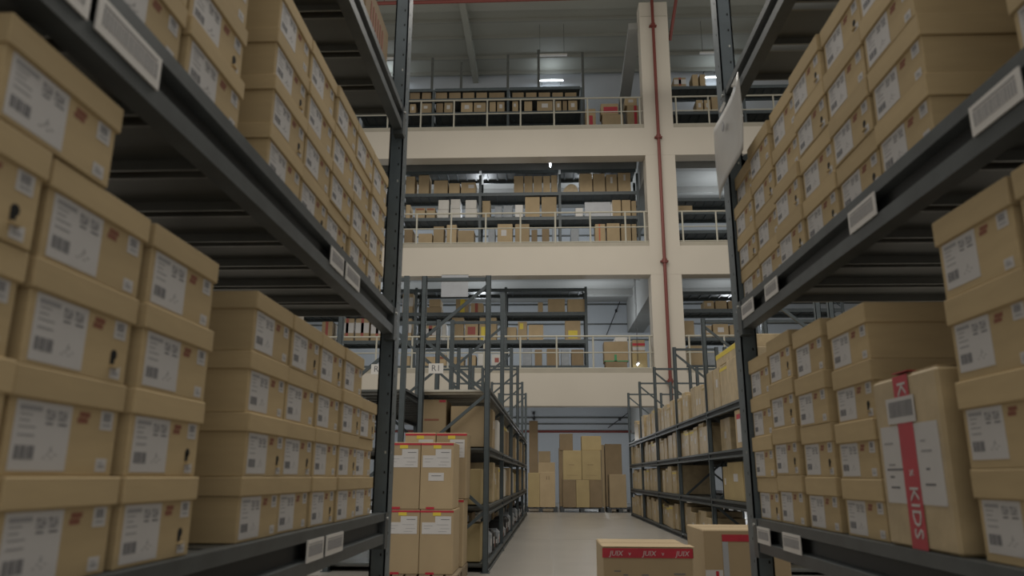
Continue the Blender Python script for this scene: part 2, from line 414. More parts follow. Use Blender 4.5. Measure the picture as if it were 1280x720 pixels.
# left lower shelf
cA = [(.715, 4, .1305, 0), (.965, 4, .1305, .0), (1.217, 4, .1305, .0)]
stacks(-1, LX-.003, .868, cA, 'left lower shelf', 'shoeboxes on the left lower shelf', ['nearest stack', 'second nearest stack', 'stack just before the gap'])
shoebox(LX-.008, .845, .868+4*.1311+.002, -1, .125, False, .01, 'dim shoebox lying across the tops of the nearest stacks, left lower shelf', 'shoeboxes on the left lower shelf')
cD = [(1.660, 4, .1305, 0), (1.905, 4, .1305, .004), (2.148, 4, .1305, 0), (2.392, 4, .1305, 0), (2.64, 3, .1305, .004)]
stacks(-1, LX-.003, .868, cD, 'left lower shelf', 'shoeboxes on the left lower shelf', ['first stack beyond the gap', 'second stack beyond the gap', 'third stack beyond the gap', 'fourth stack beyond the gap', 'three-high stack by the post'])
# left upper shelf
cU = [(.74, 4, .1222, 0), (.99, 4, .1222, 0), (1.24, 4, .1222, 0)]
stacks(-1, LX-.003, 1.665, cU, 'left upper shelf', 'shoeboxes on the left upper shelf', ['nearest stack', 'second nearest stack', 'stack just before the gap'])
cV = [(1.645, 4, .1222, 0), (1.888, 4, .1222, 0), (2.132, 4, .1222, .004), (2.375, 4, .1222, 0), (2.62, 4, .1222, 0)]
stacks(-1, LX-.003, 1.665, cV, 'left upper shelf', 'shoeboxes on the left upper shelf', ['first stack beyond the gap', 'second stack beyond the gap', 'third stack beyond the gap', 'fourth stack beyond the gap', 'stack by the far post'])
# right lower shelf
stacks(1, RX+.003, .862, [(1.035, 4, .155, 0), (1.287, 4, .155, 0)], 'right lower shelf', 'shoeboxes on the right lower shelf', ['nearest stack', 'stack before the red-taped carton'])
stacks(1, RX+.003, .862, [(1.885, 4, .137, 0), (2.165, 4, .142, .0), (2.43, 4, .147, 0), (2.678, 4, .14, .0)], 'right lower shelf', 'shoeboxes on the right lower shelf', ['first stack past the red-taped carton', 'second stack past the red-taped carton', 'third stack past the red-taped carton', 'stack by the far post'])
# right upper shelf
stacks(1, RX+.003, 1.652, [(.74, 4, .135, 0), (.985, 4, .135, 0)], 'right upper shelf', 'shoeboxes on the right upper shelf', ['nearest stack', 'second nearest stack, before the gap'])
stacks(1, RX+.003, 1.652, [(1.480, 4, .135, 0), (1.724, 4, .135, .006), (1.967, 4, .135, 0), (2.209, 4, .135, .004), (2.446, 4, .131, 0), (2.687, 4, .127, .004)], 'right upper shelf', 'shoeboxes on the right upper shelf', ['first stack past the gap', 'second stack past the gap', 'third stack past the gap', 'fourth stack past the gap', 'fifth stack past the gap', 'stack by the far post'])
# bottom level
stacks(1, RX+.003, .1005, [(2.55, 4, .14, 0), (2.30, 4, .14, 0)], 'right floor-level shelf', 'shoeboxes on the right floor-level shelf', ['stack by the far post', 'second stack from the far post'])
stacks(-1, LX-.003, .1005, [(2.62, 4, .14, 0), (2.37, 4, .14, 0), (2.12, 4, .14, 0)], 'left floor-level shelf', 'shoeboxes on the left floor-level shelf', ['stack by the far post', 'second stack from the far post', 'third stack from the far post'])
# ================================================================== CARTONS
def carton(name, x0, x1, y0, y1, z0, z1, label, group=None, m_='carton', rz=0, tape=None, cat='carton', labels=(), seam=True, front='-y', hole=False):
    """front '-y' = face towards the camera; '+x' / '-x' aisle faces. labels: (u0,u1,v0,v1,material) on the front"""
    w, d, h = x1-x0, y1-y0, z1-z0
    r = empty(name, ((x0+x1)/2, (y0+y1)/2, z0), rz)
    m = MB(); m.box(-w/2, w/2, -d/2, d/2, 0, h, m_, bev=min(.006, w*.04))
    if seam:
        m.box(-w/2+.01, w/2-.01, -.002, .002, h-.001, h+.0006, 'carton_dark')
    m.build('carton_body', r)
    def onf(u0, u1, v0, v1, e, mm, nm):
        m = MB()
        if front == '-y': m.box(-w/2+u0*w, -w/2+u1*w, -d/2-e, -d/2+.001, v0*h, v1*h, mm)
        elif front == '+x': m.box(w/2-.001, w/2+e, -d/2+u0*d, -d/2+u1*d, v0*h, v1*h, mm)
        else: m.box(-w/2-e, -w/2+.001, -d/2+u0*d, -d/2+u1*d, v0*h, v1*h, mm)
        return m.build(nm, r)
    if tape:
        onf(.47 if tape == 'v' else 0, .53 if tape == 'v' else 1, .72 if tape == 'v' else .9, 1, .0015, 'wrap' if tape == 'v' else 'red', 'tape')
    part_name = dict(red='red_tape', dull_red='red_tape', yellow='yellow_tape', green='green_strap')
    for (u0, u1, v0, v1, mm) in labels:
        nm = part_name.get(mm, 'paper_label')
        if mm == 'inkpale' or mm == 'ink': nm = 'printed_line'
        if mm == 'redprint': nm = 'red_print'
        if mm == 'carton_dark': nm = 'printed_mark'
        onf(u0, u1, v0, v1, .0026 if nm == 'printed_line' else .002, mm, nm)
    return tag(r, label, cat, group) and r
# rear cartons inside the near racks
k = 0
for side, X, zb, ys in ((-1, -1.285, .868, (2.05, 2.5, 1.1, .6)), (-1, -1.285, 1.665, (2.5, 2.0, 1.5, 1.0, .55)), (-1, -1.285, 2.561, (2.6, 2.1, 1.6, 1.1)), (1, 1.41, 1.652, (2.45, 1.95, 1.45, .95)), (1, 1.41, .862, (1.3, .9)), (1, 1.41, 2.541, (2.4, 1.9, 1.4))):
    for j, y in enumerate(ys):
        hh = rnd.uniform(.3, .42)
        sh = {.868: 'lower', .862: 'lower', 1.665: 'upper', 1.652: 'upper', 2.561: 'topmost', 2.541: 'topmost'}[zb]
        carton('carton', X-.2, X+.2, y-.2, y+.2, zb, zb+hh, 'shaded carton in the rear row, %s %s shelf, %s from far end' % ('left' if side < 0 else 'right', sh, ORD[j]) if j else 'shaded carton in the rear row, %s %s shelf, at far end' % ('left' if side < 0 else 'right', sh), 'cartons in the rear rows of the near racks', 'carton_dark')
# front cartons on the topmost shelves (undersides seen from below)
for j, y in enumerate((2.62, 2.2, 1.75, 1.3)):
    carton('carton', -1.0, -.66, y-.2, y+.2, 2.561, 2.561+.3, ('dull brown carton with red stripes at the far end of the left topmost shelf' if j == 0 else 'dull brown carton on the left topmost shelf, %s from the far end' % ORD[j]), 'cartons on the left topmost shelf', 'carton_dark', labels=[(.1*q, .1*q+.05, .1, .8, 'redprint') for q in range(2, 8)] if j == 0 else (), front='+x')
# red-taped "KIDS" carton on the right lower shelf
kc = empty('taped_carton', (RX+.006, 1.600, .862), -PI/2)
m = MB(); W, D, Hh = .285, .40, .350
m.box(-W/2, W/2, 0, D, 0, Hh, 'wrap', bev=.006); m.build('carton_body', kc)
m = MB(); m.box(-W/2+.01, W/2-.012, .01, D/2-.01, 0, .003, 'carton', M=Matrix.Translation((0, 0, Hh+.001)) @ Matrix.Rotation(.05, 4, 'X')); m.build('top_flap', kc)
m = MB(); m.box(-W/2+.01, W/2-.012, D/2, D-.01, Hh, Hh+.004, 'carton'); m.build('top_flap', kc)
def tilt(x, z): return x
tp = MB()
N = 24
for i in range(N):
    z0, z1 = i*Hh/N, (i+1)*Hh/N
    tp.quad([(tilt(-.037, z0), -.0016, z0), (tilt(.030, z0), -.0016, z0), (tilt(.030, z1), -.0016, z1), (tilt(-.037, z1), -.0016, z1)], 'red')
tp.box(tilt(-.037, Hh), tilt(.030, Hh), -.001, D, Hh+.006, Hh+.008, 'red')
tpo = tp.build('red_tape', kc)
for txt, zz, sz in (('KIDS', .072, .050), ('K', .322, .05), ('%', .15, .022)):
    me = text_mesh(txt, sz, 'paper')
    o = put('tape_lettering', me, tpo); o.matrix_local = Matrix.Translation((tilt(-.002, zz), -.0022, zz)) @ Matrix.Rotation(PI/2, 4, 'Y') @ Matrix.Rotation(PI/2, 4, 'X')
m = MB(); m.box(-.122, .122, -.0012, 0, .088, .248, 'paper')
for (a, b, c) in ((-.11, -.07, .21), (-.10, -.07, .165), (-.11, -.03, .155), (-.10, -.08, .14), (-.10, -.06, .118), (.05, .09, .19), (.06, .075, .155), (.05, .09, .125), (.05, .07, .21)):
    m.box(a, b, -.0015, -.0012, c, c+.004, 'inkpale' if c > .16 else 'ink')
m.build('address_label', kc)
m = MB(); m.box(-.078, .046, -.0024, -.0017, .252, .306, 'paper'); x = -.066
while x < .032: q = rnd.choice((.003, .005)); m.box(x, x+q, -.0028, -.0024, .265, .298, 'ink'); x += q+.003
m.build('barcode_label', kc)
tag(kc, 'brown carton wrapped in red printed tape reading KIDS, among the right lower shoeboxes', 'carton')
# beam tags
def beam_tag(X, y, z, side, wd, label, flip=False):
    k_ = 1; X = LB if side < 0 else RB; wd *= k_
    r = empty('shelf_tag', (X, y*k_, 1+(z-1)*k_))
    s = -side
    m = MB(); x0, x1 = sorted((s*.001, s*.004)); m.box(x0, x1, 0, wd, -.030, .024, 'white'); m.build('tag_card', r)
    m = MB(); yy = .012; x0, x1 = sorted((s*.004, s*.0046)); q_ = rnd
    while yy < wd-.012: q = q_.choice((.003, .005)); m.box(x0, x1, yy, yy+q, -.016, .010, 'inkpale'); yy += q+.003
    m.box(x0, x1, .012, wd-.012, .013, .016, 'inkpale'); m.build('barcode', r)
    tag(r, label, 'label', 'location tags on the near shelf beams')
for (X, y, z, s, wd, lb) in (
    (LX, .70, 1.611, -1, .135, 'white barcode tag on the left upper beam, leftmost in the photo'),
    (LX, .852, 1.611, -1, .167, 'white barcode tag on the left upper beam, second from the near end'),
    (LX, 1.985, 1.611, -1, .135, 'white barcode tag on the left upper beam below the far shoeboxes, nearer of two'),
    (LX, 2.15, 1.611, -1, .17, 'white barcode tag on the left upper beam below the far shoeboxes, farther of two'),
    (LX, 1.95, .818, -1, .145, 'white barcode tag on the left lower beam, nearer of the pair'),
    (LX, 2.12, .818, -1, .175, 'white barcode tag on the left lower beam, farther of the pair'),
    (RX, 1.07, 1.603, 1, .14, 'large white barcode tag on the right upper beam at the right edge'),
    (RX, 1.595, 1.603, 1, .147, 'white barcode tag in the middle of the right upper beam'),
    (RX, 2.315, 1.603, 1, .135, 'white barcode tag on the right upper beam, second from the far post'),
    (RX, 2.595, 1.603, 1, .155, 'white barcode tag on the right upper beam closest to the far post'),
    (RX, 2.615, .813, 1, .15, 'white barcode tag on the right lower beam closest to the far post'),
    (RX, 2.31, .813, 1, .165, 'white barcode tag on the right lower beam, second from the far post')):
    beam_tag(X, y, z, s, wd, lb)
# hanging plastic sign at right post
m = MB(); n = 10; g = []
for i in range(n+1):
    row = []
    for j in range(n+1):
        u, v = i/n, j/n; y = 2.47+.37*u; z = 2.40+.045*(1-u)-.31*v
        row.append(m.bm.verts.new((.722+.010*math.sin(u*4+v*2)-.012*(1-u)*v*v, y, z)))
    g.append(row)
mi = m.mi('signsheet')
for i in range(n):
    for j in range(n): f = m.bm.faces.new((g[i][j], g[i+1][j], g[i+1][j+1], g[i][j+1])); f.material_index = mi; f.smooth = True
sg = empty('hanging_sign', (.72, 2.65, 2.45))
o = m.build('plastic_sheet', sg); o.location = (-.72, -2.65, -2.45)
md = o.modifiers.new('s', 'SOLIDIFY'); md.thickness = .002
m = MB(); m.bar((0, .1, -.02), (0.02, .1, .02), .01, .01, 'white'); m.bar((0, -.1, -.02), (0.02, -.1, .02), .01, .01, 'white'); m.build('clip', sg)
m = MB(); m.tube((-.012, .03, -.12), (-.0105, .03, -.12), .02, 'inkpale', 12); m.tube((-.013, .03, -.12), (-.0095, .03, -.12), .012, 'film', 12); m.build('printed_mark', sg)
tag(sg, 'pale curled plastic sheet hanging from the top beam by the right near post', 'sign')
# ================================================================== AISLE CARTONS
ac = empty('floor_carton', (.457, 3.70, 0))
W, D, Hh = .392, .45, .703
m = MB(); m.box(-W/2, W/2, -D/2, D/2, 0, Hh, 'carton', bev=.005); m.box(-W/2+.005, W/2-.005, -.002, .002, Hh-.001, Hh+.0008, 'carton_dark')
for (x, z, l) in ((-.15, .60, .03), (-.11, .585, .02), (-.08, .575, .03), (-.03, .585, .03), (-.13, .55, .05), (.11, .59, .05), (.12, .58, .04), (.13, .56, .03), (.125, .545, .03)):
    m.box(x, x+l, -D/2-.0006, -D/2, z, z+.005, 'ink')
m.build('carton_body', ac)
m = MB(); m.box(-W/2-.004, W/2+.002, -D/2-.002, -D/2+.001, Hh-.045, Hh-.005, 'red'); m.box(-W/2-.004, W/2+.01, -D/2-.001, -D/2+.12, Hh+.0005, Hh+.002, 'carton')
m.box(W/2, W/2+.002, -D/2-.002, -D/2+.10, Hh-.045, Hh-.005, 'red'); tpo = m.build('red_tape', ac)
for x in (-.14, .005, .15):
    put('tape_lettering', text_mesh('JUIX', .03, 'paper', shear=.2), tpo, (x, -D/2-.0026, Hh-.027)).rotation_euler = (PI/2, 0, 0)
for x in (-.08, .065):
    put('tape_lettering', text_mesh('v', .024, 'paper'), tpo, (x, -D/2-.0026, Hh-.027)).rotation_euler = (PI/2, 0, 0)
tag(ac, 'brown floor carton with a full-width red lettered tape at the bottom of the photo', 'carton', 'cartons standing on the aisle floor')
ac = empty('floor_carton', (1.01, 4.17, 0))
W, D, Hh = .42, .45, .748
m = MB(); m.box(-W/2, W/2, -D/2, D/2, 0, Hh, 'carton', bev=.005); m.box(-W/2+.005, W/2-.005, -.002, .002, Hh-.001, Hh+.0008, 'carton_dark'); m.build('carton_body', ac)
m = MB(); m.box(-W/2+.09, W/2+.001, -D/2-.002, -D/2+.001, Hh-.055, Hh-.022, 'red'); tpo = m.build('red_tape', ac)
put('tape_lettering', text_mesh('JUIX', .03, 'paper', shear=.2), tpo, (.08, -D/2-.0026, Hh-.038)).rotation_euler = (PI/2, 0, 0)
m = MB(); m.box(-W/2+.09, -W/2+.118, -D/2-.0015, -D/2+.001, 0, Hh-.056, 'film'); m.build('clear_tape', ac)
m = MB(); m.box(-W/2, -W/2+.085, -D/2-.0018, -D/2+.001, Hh-.25, Hh-.19, 'paper'); m.box(-W/2+.05, -W/2+.065, -D/2-.0022, -D/2+.001, Hh-.235, Hh-.195, 'red'); m.build('paper_label', ac)
tag(ac, 'brown floor carton with short red tape, half behind the right near post', 'carton', 'cartons standing on the aisle floor')
# ================================================================== FAR RACK ROWS
def far_rack(X, Y0, n, pitch, s, D, levels, Hs, label, rz=0, deck=True, tiers=None):
    """row of n bays starting at Y0, aisle face towards s*x; local origin on first frame"""
    r = empty('rack_row', (X, Y0, 0), rz)
    for i in range(n+1):
        H = Hs[i]
        pm = post_mesh(H, .06, .06, False)
        for xx in (-s*.035, -s*(D-.035)): put('upright_post', pm, r, (xx, i*pitch-.035, 0))
        m = MB(); y = i*pitch; z = H-.12; k = 0
        m.bar((-s*.03, y, H-.04), (-s*(D-.03), y, H-.04), .04, .04, 'steel')
        while z > .5:
            a, b = ((-s*.05, -s*(D-.05)) if k % 2 == 0 else (-s*(D-.05), -s*.05))
            m.bar((a, y, z), (b, y, z-.62), .035, .03, 'steel', up=(0, 1, 0)); z -= .64; k += 1
        m.build('cross_brace', r)
    for (zt) in levels:
        for i in range(n):
            for xx, ss in ((0, s), (-s*D, -s)):
                put('shelf_beam', beam_mesh(pitch-.07, h=.10, s=ss), r, (xx, i*pitch+.035, zt))
            m = MB(); x0, x1 = sorted((-s*.05, -s*(D-.05)))
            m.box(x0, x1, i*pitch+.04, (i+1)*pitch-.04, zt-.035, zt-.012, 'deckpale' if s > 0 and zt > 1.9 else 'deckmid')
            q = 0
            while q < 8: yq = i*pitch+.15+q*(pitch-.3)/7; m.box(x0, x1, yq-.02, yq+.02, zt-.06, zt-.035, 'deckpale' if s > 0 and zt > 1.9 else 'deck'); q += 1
            m.build('shelf_deck', r)
    tag(r, label, 'rack', 'far rack rows')
    return r
RP = 2.52
rr_ = far_rack(-.60, 8.46, 5, RP, 1, .83, [.10, .70, 1.33, 1.985], [3.31]*6, 'far left dark steel rack row with cartons and the R1 sign on its end', rz=-.0115)
far_rack(-2.40, 8.46, 5, RP, -1, .83, [.10, .70, 1.33, 1.985], [3.31]*6, 'dark steel rack row standing back to back behind the far left row', rz=-.0115)
far_rack(2.36, 8.46, 5, RP, -1, .83, [.085, .72, 1.35, 1.925], [3.31]*6, 'far right dark steel rack row loaded with wrapped cartons')
far_rack(4.10, 8.46, 5, RP, 1, .83, [.085, .72, 1.35, 1.925], [3.31]*6, 'dark steel rack row standing back to back behind the far right row')
m = MB(); m.box(-.035, .035, 0, .05, 0, .42, 'steel'); m.build('post_extension', rr_, (-.035, RP-.03, 3.30))
# R1 / R4 signs
def aisle_sign(x, y, Y, txt, label, w_=.17, h_=.115):
    p = at(x, y, Y); r = empty('aisle_sign', (p.x, Y, p.z))
    m = MB(); m.box(-w_/2, w_/2, -.003, 0, -h_/2, h_/2, 'white'); m.build('sign_plate', r)
    o = put('sign_lettering', text_mesh(txt, .10, 'ink'), r, (0, -.0036, 0)); o.rotation_euler = (PI/2, 0, 0)
    tag(r, label, 'sign', 'rack row signs')
aisle_sign(545, 460.5, 8.437, 'R1', 'white sign reading R1 on the end of the far left rack row')
aisle_sign(473, 461.5, 8.437, 'R4', 'white sign starting with R, half hidden behind the left near post', .17, .115)
# white hanging sheet
p0 = at(552, 343.5, 23.97); p1 = at(585, 371, 23.97)
m = MB(); m.box(0, p1.x-p0.x, -.01, 0, 0, p0.z-p1.z, 'film'); tag(m.build('banner_sheet', None, (p0.x, 23.985, p1.z)), 'blank pale grey sheet hanging below the middle concrete band', 'banner')
m = MB(); m.bar((0, .0, 0), (p1.x-p0.x, 0, 0), .02, .02, 'rail')
ob = m.build('banner_rod', bpy.data.objects['banner_sheet'], (0, 0, p0.z-p1.z))
# ---- loads of the far right row
rn = random.Random(21)
def row_x(Y): return 2.36
def fill(X, s, Y0, Y1, z, hr, wr, label, grp, mats=('wrap',), gapp=.0, inset=(.02, .08), z_lab='', skip=(), rz=0, name='carton', dep=(.45, .6), posts=(), maxn=None):
    y = Y0; k = 0
    while y < Y1-.12:
        wd = rn.uniform(*wr)
        if y+wd > Y1: wd = Y1-y
        for pz in posts:
            if y < pz+.05 and y+wd > pz-.05:
                if pz-.05-y > .2: wd = pz-.05-y
                else: y = pz+.05
        if wd < .15: y += .1; continue
        if not any(a < y+wd/2 < b for a, b in skip):
            ht = rn.uniform(*hr); ins = rn.uniform(*inset); d = rn.uniform(*dep)
            xf = (X(y+wd/2) if callable(X) else X)-s*ins
            x0, x1 = sorted((xf, xf-s*d))
            labs = []
            if rn.random() < .75: u = rn.uniform(.25, .5); v = rn.uniform(.35, .6); labs.append((u, u+.28, v, v+.2, 'paper'))
            if rn.random() < .25: labs.append((0, 1, .86, .93, 'yellow' if rn.random() < .5 else 'carton_yellow'))
            carton(name, x0, x1, y+.006, y+wd-.006, z, z+ht, label % ORD[k], grp, rn.choice(mats), front='+x' if s > 0 else '-x', labels=labs, tape=None)
            k += 1
        y += wd+rn.uniform(0, gapp)
PR = [8.46+RP*i for i in range(6)]
g = 'wrapped cartons on the far right rack row'
fill(2.36, -1, 8.56, 11.0, 1.926, (.54, .55), (.36, .44), 'tall film-wrapped carton, far right top shelf, nearest bay, %s from near end', g, inset=(.02, .05))
fill(2.36, -1, 11.05, 19.9, 1.926, (.36, .52), (.30, .42), 'film-wrapped carton, far right top shelf beyond first bay, %s from near side', g, posts=PR)
fill(2.36, -1, 11.05, 20.95, 1.351, (.36, .47), (.30, .42), 'wrapped carton, far right second-highest shelf, %s from near end', g, posts=PR, skip=[(18.8, 19.3)])
fill(2.36, -1, 13.6, 20.95, .721, (.40, .50), (.32, .46), 'wrapped carton, far right second-lowest shelf beyond empty bay, %s from near side', g, posts=PR, skip=[(15.5, 15.9)])
fill(2.36, -1, 8.75, 10.5, .721, (.42, .48), (.70, .85), 'large brown carton, far right second-lowest shelf, nearest bay, %s from near end', g, mats=('carton_yellow',))
fill(2.36, -1, 11.2, 20.95, .086, (.34, .50), (.36, .5), 'wrapped carton, far right lowest shelf, %s from near side', g, posts=PR, skip=[(13.5, 14.0)])
carton('carton', 2.40, 2.9, 8.9, 9.9, .086, .37, 'low carton with yellow tape on the far right lowest shelf, nearest bay', g, 'wrap', front='-x', labels=[(0, 1, .8, .95, 'yellow')])
carton('carton', 2.50, 2.95, 10.2, 10.75, 1.351, 1.80, 'wrapped carton at the back of the nearest bay, far right second-highest shelf', g, 'wrap', front='-x', labels=[(.4, .6, .4, .6, 'paper')])
carton('carton', 2.37, 2.85, 9.05, 9.4, 1.351, 1.81, 'leaning carton with white and red label on the far right rack', g, 'carton', front='-x', labels=[(.2, .75, .15, .75, 'paper'), (.2, .75, .75, .88, 'red')])
carton('carton', 2.42, 3.0, 8.75, 10.4, 2.482, 2.66, 'flat wide carton with yellow rim topping the far right rack cartons', g, 'wrap', front='-x', labels=[(0, 1, .6, .95, 'yellow')])
# ---- loads of the far left row (aisle side)
def lx(Y): return -.60+(Y-8.46)*.0115
PL = [8.46+RP*i for i in range(6)]
g = 'loads on the far left rack row'
fill(lx, 1, 8.6, 20.9, 1.331, (.38, .52), (.30, .5), 'brown carton on the far left highest loaded shelf, %s from its near end', g, mats=('carton', 'carton_white', 'carton', 'carton_dark'), posts=PL, gapp=.12, skip=[(8.4, 9.35), (15.6, 16.4)], dep=(.3, .4))
fill(lx, 1, 8.7, 20.9, .701, (.34, .50), (.28, .45), 'brown carton on the far left middle shelf, %s from its near end', g, mats=('carton', 'carton_white', 'wrap', 'carton_yellow'), posts=PL, gapp=.25, skip=[(8.4, 9.2), (15.3, 16.2)], dep=(.3, .4))
fill(lx, 1, 9.1, 20.9, .101, (.40, .5), (.3, .45), 'small carton on the far left lowest shelf, %s from its near end', g, mats=('carton', 'carton_dark', 'plasticgrey', 'carton_white'), posts=PL, gapp=.2, dep=(.3, .38), inset=(.30, .34))
# end bay, seen through the end frame
carton('printed_carton', -1.40, -1.12, 8.62, 9.12, 1.331, 1.872, 'brown carton with red print just right of the left near post', g, 'carton', labels=[(.1, .7, .55, .59, 'redprint'), (.7, .97, .94, .99, 'red')])
carton('printed_carton', -1.06, -.66, 8.56, 9.1, 1.331, 1.79, 'plain tan carton under the deck right of the R1 sign', g, 'carton')
carton('carton', -.98, -.70, 8.56, 9.1, .701, 1.09, 'yellowish carton on the end of the far left middle shelf', g, 'carton_yellow')
carton('carton', -1.0, -.70, 8.56, 8.98, .101, .50, 'yellowish carton on the end of the far left lowest shelf', g, 'carton_yellow')
# shoes / bags on low shelf: dark bundles
for j in range(25):
    y = 9.25+j*.44
    if min(abs(y-q) for q in PL) < .16: continue
    m = MB(); h_ = rn.uniform(.16, .30)
    m.box(-.11, .11, -.10, .10, 0, h_, 'black' if j % 3 else 'plasticgrey', bev=.04); m.box(-.03, .112, -.07, -.01, h_*.4, h_*.7, 'paper')
    if j % 2: m.box(-.03, .113, .02, .07, h_*.2, h_*.5, 'redprint')
    tag(m.build('dark_bag', None, (lx(y)-.14, y, .101), 0), 'dark stuffed bag with tags, far left lowest shelf, %s along the aisle' % ORD[j], 'bag', 'dark bags on the far left lowest shelf')
# ================================================================== RED TAPED STACK NEAR R1
pl = empty('pallet', (-1.17, 7.55, 0))
def pallet(root, w_, d_, h_=.12, m_='wood'):
    m = MB()
    for i in range(6): x = -w_/2+i*(w_-.1)/5; m.box(x, x+.1, -d_/2, d_/2, h_-.02, h_, m_)
    m.build('deck_boards', root)
    m = MB()
    for y in (-d_/2, -.05, d_/2-.1): m.box(-w_/2, w_/2, y, y+.1, h_-.042, h_-.02, m_)
    for x in (-w_/2, -.06, w_/2-.12):
        for y in (-d_/2, -.05, d_/2-.1): m.box(x, x+.12, y, y+.1, .02, h_-.042, m_)
    for x in (-w_/2, -.06, w_/2-.12): m.box(x, x+.12, -d_/2, d_/2, 0, .02, m_)
    m.build('pallet_blocks', root)
pallet(pl, .72, .62)
tag(pl, 'low wooden pallet under the red-taped cartons before the R1 rack end', 'pallet')
g = 'red-taped cartons stacked before the R1 rack end'
def red_carton(x0, x1, y0, y1, z0, z1, label, small=False, plain=False):
    L = [(0, 1, .955, .985, 'red')]
    if not plain:
        L += [(.38, .62, .905, .955, 'yellow'), (.45, .93, .80, .895, 'paper'), (.06, .93, .62, .80, 'paper')]
        L += [(.12, .38, .745, .752, 'inkpale'), (.12, .30, .70, .707, 'inkpale'), (.5, .85, .76, .767, 'inkpale'), (.6, .88, .70, .707, 'inkpale'), (.62, .88, .84, .85, 'ink'), (.55, .8, .655, .662, 'inkpale')]
        if small: L += [(.25, .72, .42, .54, 'paper'), (.34, .64, .49, .50, 'ink')]
        L += [(.2, .45, .0, .035, 'red')]
    r = carton('taped_carton', x0, x1, y0, y1, z0, z1, label, g, 'carton', labels=L)
red_carton(-1.50, -1.172, 7.28, 7.80, .121, .70, 'red-taped carton, lower left of the front pair before the R1 rack')
red_carton(-1.168, -.85, 7.28, 7.80, .121, .70, 'red-taped carton, lower right of the front pair before the R1 rack')
red_carton(-1.51, -1.185, 7.28, 7.80, .702, 1.325, 'red-taped carton, upper left of the front pair before the R1 rack')
red_carton(-1.180, -.865, 7.28, 7.80, .702, 1.325, 'red-taped carton with an extra small label, upper right of the front pair', True)
pl = empty('pallet', (-1.17, 8.1, 0)); pallet(pl, .72, .42); tag(pl, 'low wooden pallet under the rear cartons right before the R1 rack end', 'pallet')
red_carton(-1.45, -1.13, 7.88, 8.30, .121, .78, 'carton, lower left of the rear pair behind the red-taped cartons', plain=True)
red_carton(-1.12, -.82, 7.88, 8.30, .121, .78, 'carton, lower right of the rear pair behind the red-taped cartons', plain=True)
red_carton(-1.45, -1.13, 7.88, 8.30, .782, 1.45, 'red-taped carton, upper left of the rear pair peeping above the front pair')
red_carton(-1.12, -.80, 7.88, 8.30, .782, 1.45, 'red-taped carton, upper right of the rear pair peeping above the front pair')
# ================================================================== PALLET CARTONS AT THE BACK
def pxcarton(x0, x1, yt, yb, Y, depth, label, group, m_='carton', labels=(), name='carton', zb=None, tape=None, cat='carton', snap=True):
    a = at((x0+x1)/2, yt, Y); b = at((x0+x1)/2, yb, Y); l = at(x0, (yt+yb)/2, Y); r = at(x1, (yt+yb)/2, Y)
    z0 = b.z if zb is None else zb
    return carton(name, l.x, r.x, Y, Y+depth, z0, max(a.z, z0+.1), label, group, m_, labels=labels, tape=tape, cat=cat)
g = 'cartons on the pallets against the far end'
PY = 22.9
for (xc, w_, lb) in ((676, 1.0, 'dark pallet under the left end-wall cartons'), (728, 1.3, 'dark pallet under the tall middle end-wall cartons'), (776, .78, 'dark pallet under the right end-wall cartons')):
    p = at(xc, 630, PY); r = empty('pallet', (p.x, PY+.45, 0)); pallet(r, w_, .9, .14, 'palletgrey'); tag(r, lb, 'pallet', 'pallets at the end of the aisle')
zb = .141
A = pxcarton(660, 674.5, 591, 632, PY, .6, 'tan carton, left one of the pair on the left end pallet', g, 'carton_yellow', zb=zb)
pxcarton(675, 694, 590, 632, PY, .6, 'tan carton with dark marks, right one of the pair on the left end pallet', g, 'carton', zb=zb, labels=[(.42, .47, .78, .88, 'carton_dark'), (.57, .62, .78, .88, 'carton_dark')])
B = [pxcarton(703.5, 720, 600, 632, PY, .8, 'dull brown carton, left of three at the bottom of the middle end pallet', g, 'carton_dark', zb=zb), pxcarton(720.3, 737, 600, 632, PY, .8, 'tan carton, centre of three at the bottom of the middle end pallet', g, 'carton_yellow', zb=zb), pxcarton(737.3, 752.5, 600, 632, PY, .8, 'dull brown carton, right of three at the bottom of the middle end pallet', g, 'carton_dark', zb=zb)]
zt = at(728, 600, PY).z
for xs, lb in (((704, 727), 'large yellowish carton, left of the pair in the middle tier of the end stack'), ((727.4, 751), 'large yellowish carton, right of the pair in the middle tier of the end stack')):
    pxcarton(xs[0], xs[1], 563, 600, PY, .8, lb, g, 'carton_yellow', zb=zt+.003, labels=[(.2, .8, .15, .16, 'carton_dark'), (.3, .6, .5, .52, 'carton_dark')])
zt2 = at(728, 563, PY).z+.006
pxcarton(699.5, 716, 542, 563, PY+.15, .5, 'small dark brown carton topping the middle end stack at left', g, 'carton_dark', zb=zt2)
pxcarton(727, 751.5, 545, 563, PY+.05, .5, 'yellowish carton topping the middle end stack at right', g, 'carton_yellow', zb=zt2)
pxcarton(762, 783, 593, 632, PY, .6, 'brown carton on the right end pallet beside the far right rack', g, 'carton', zb=zb)
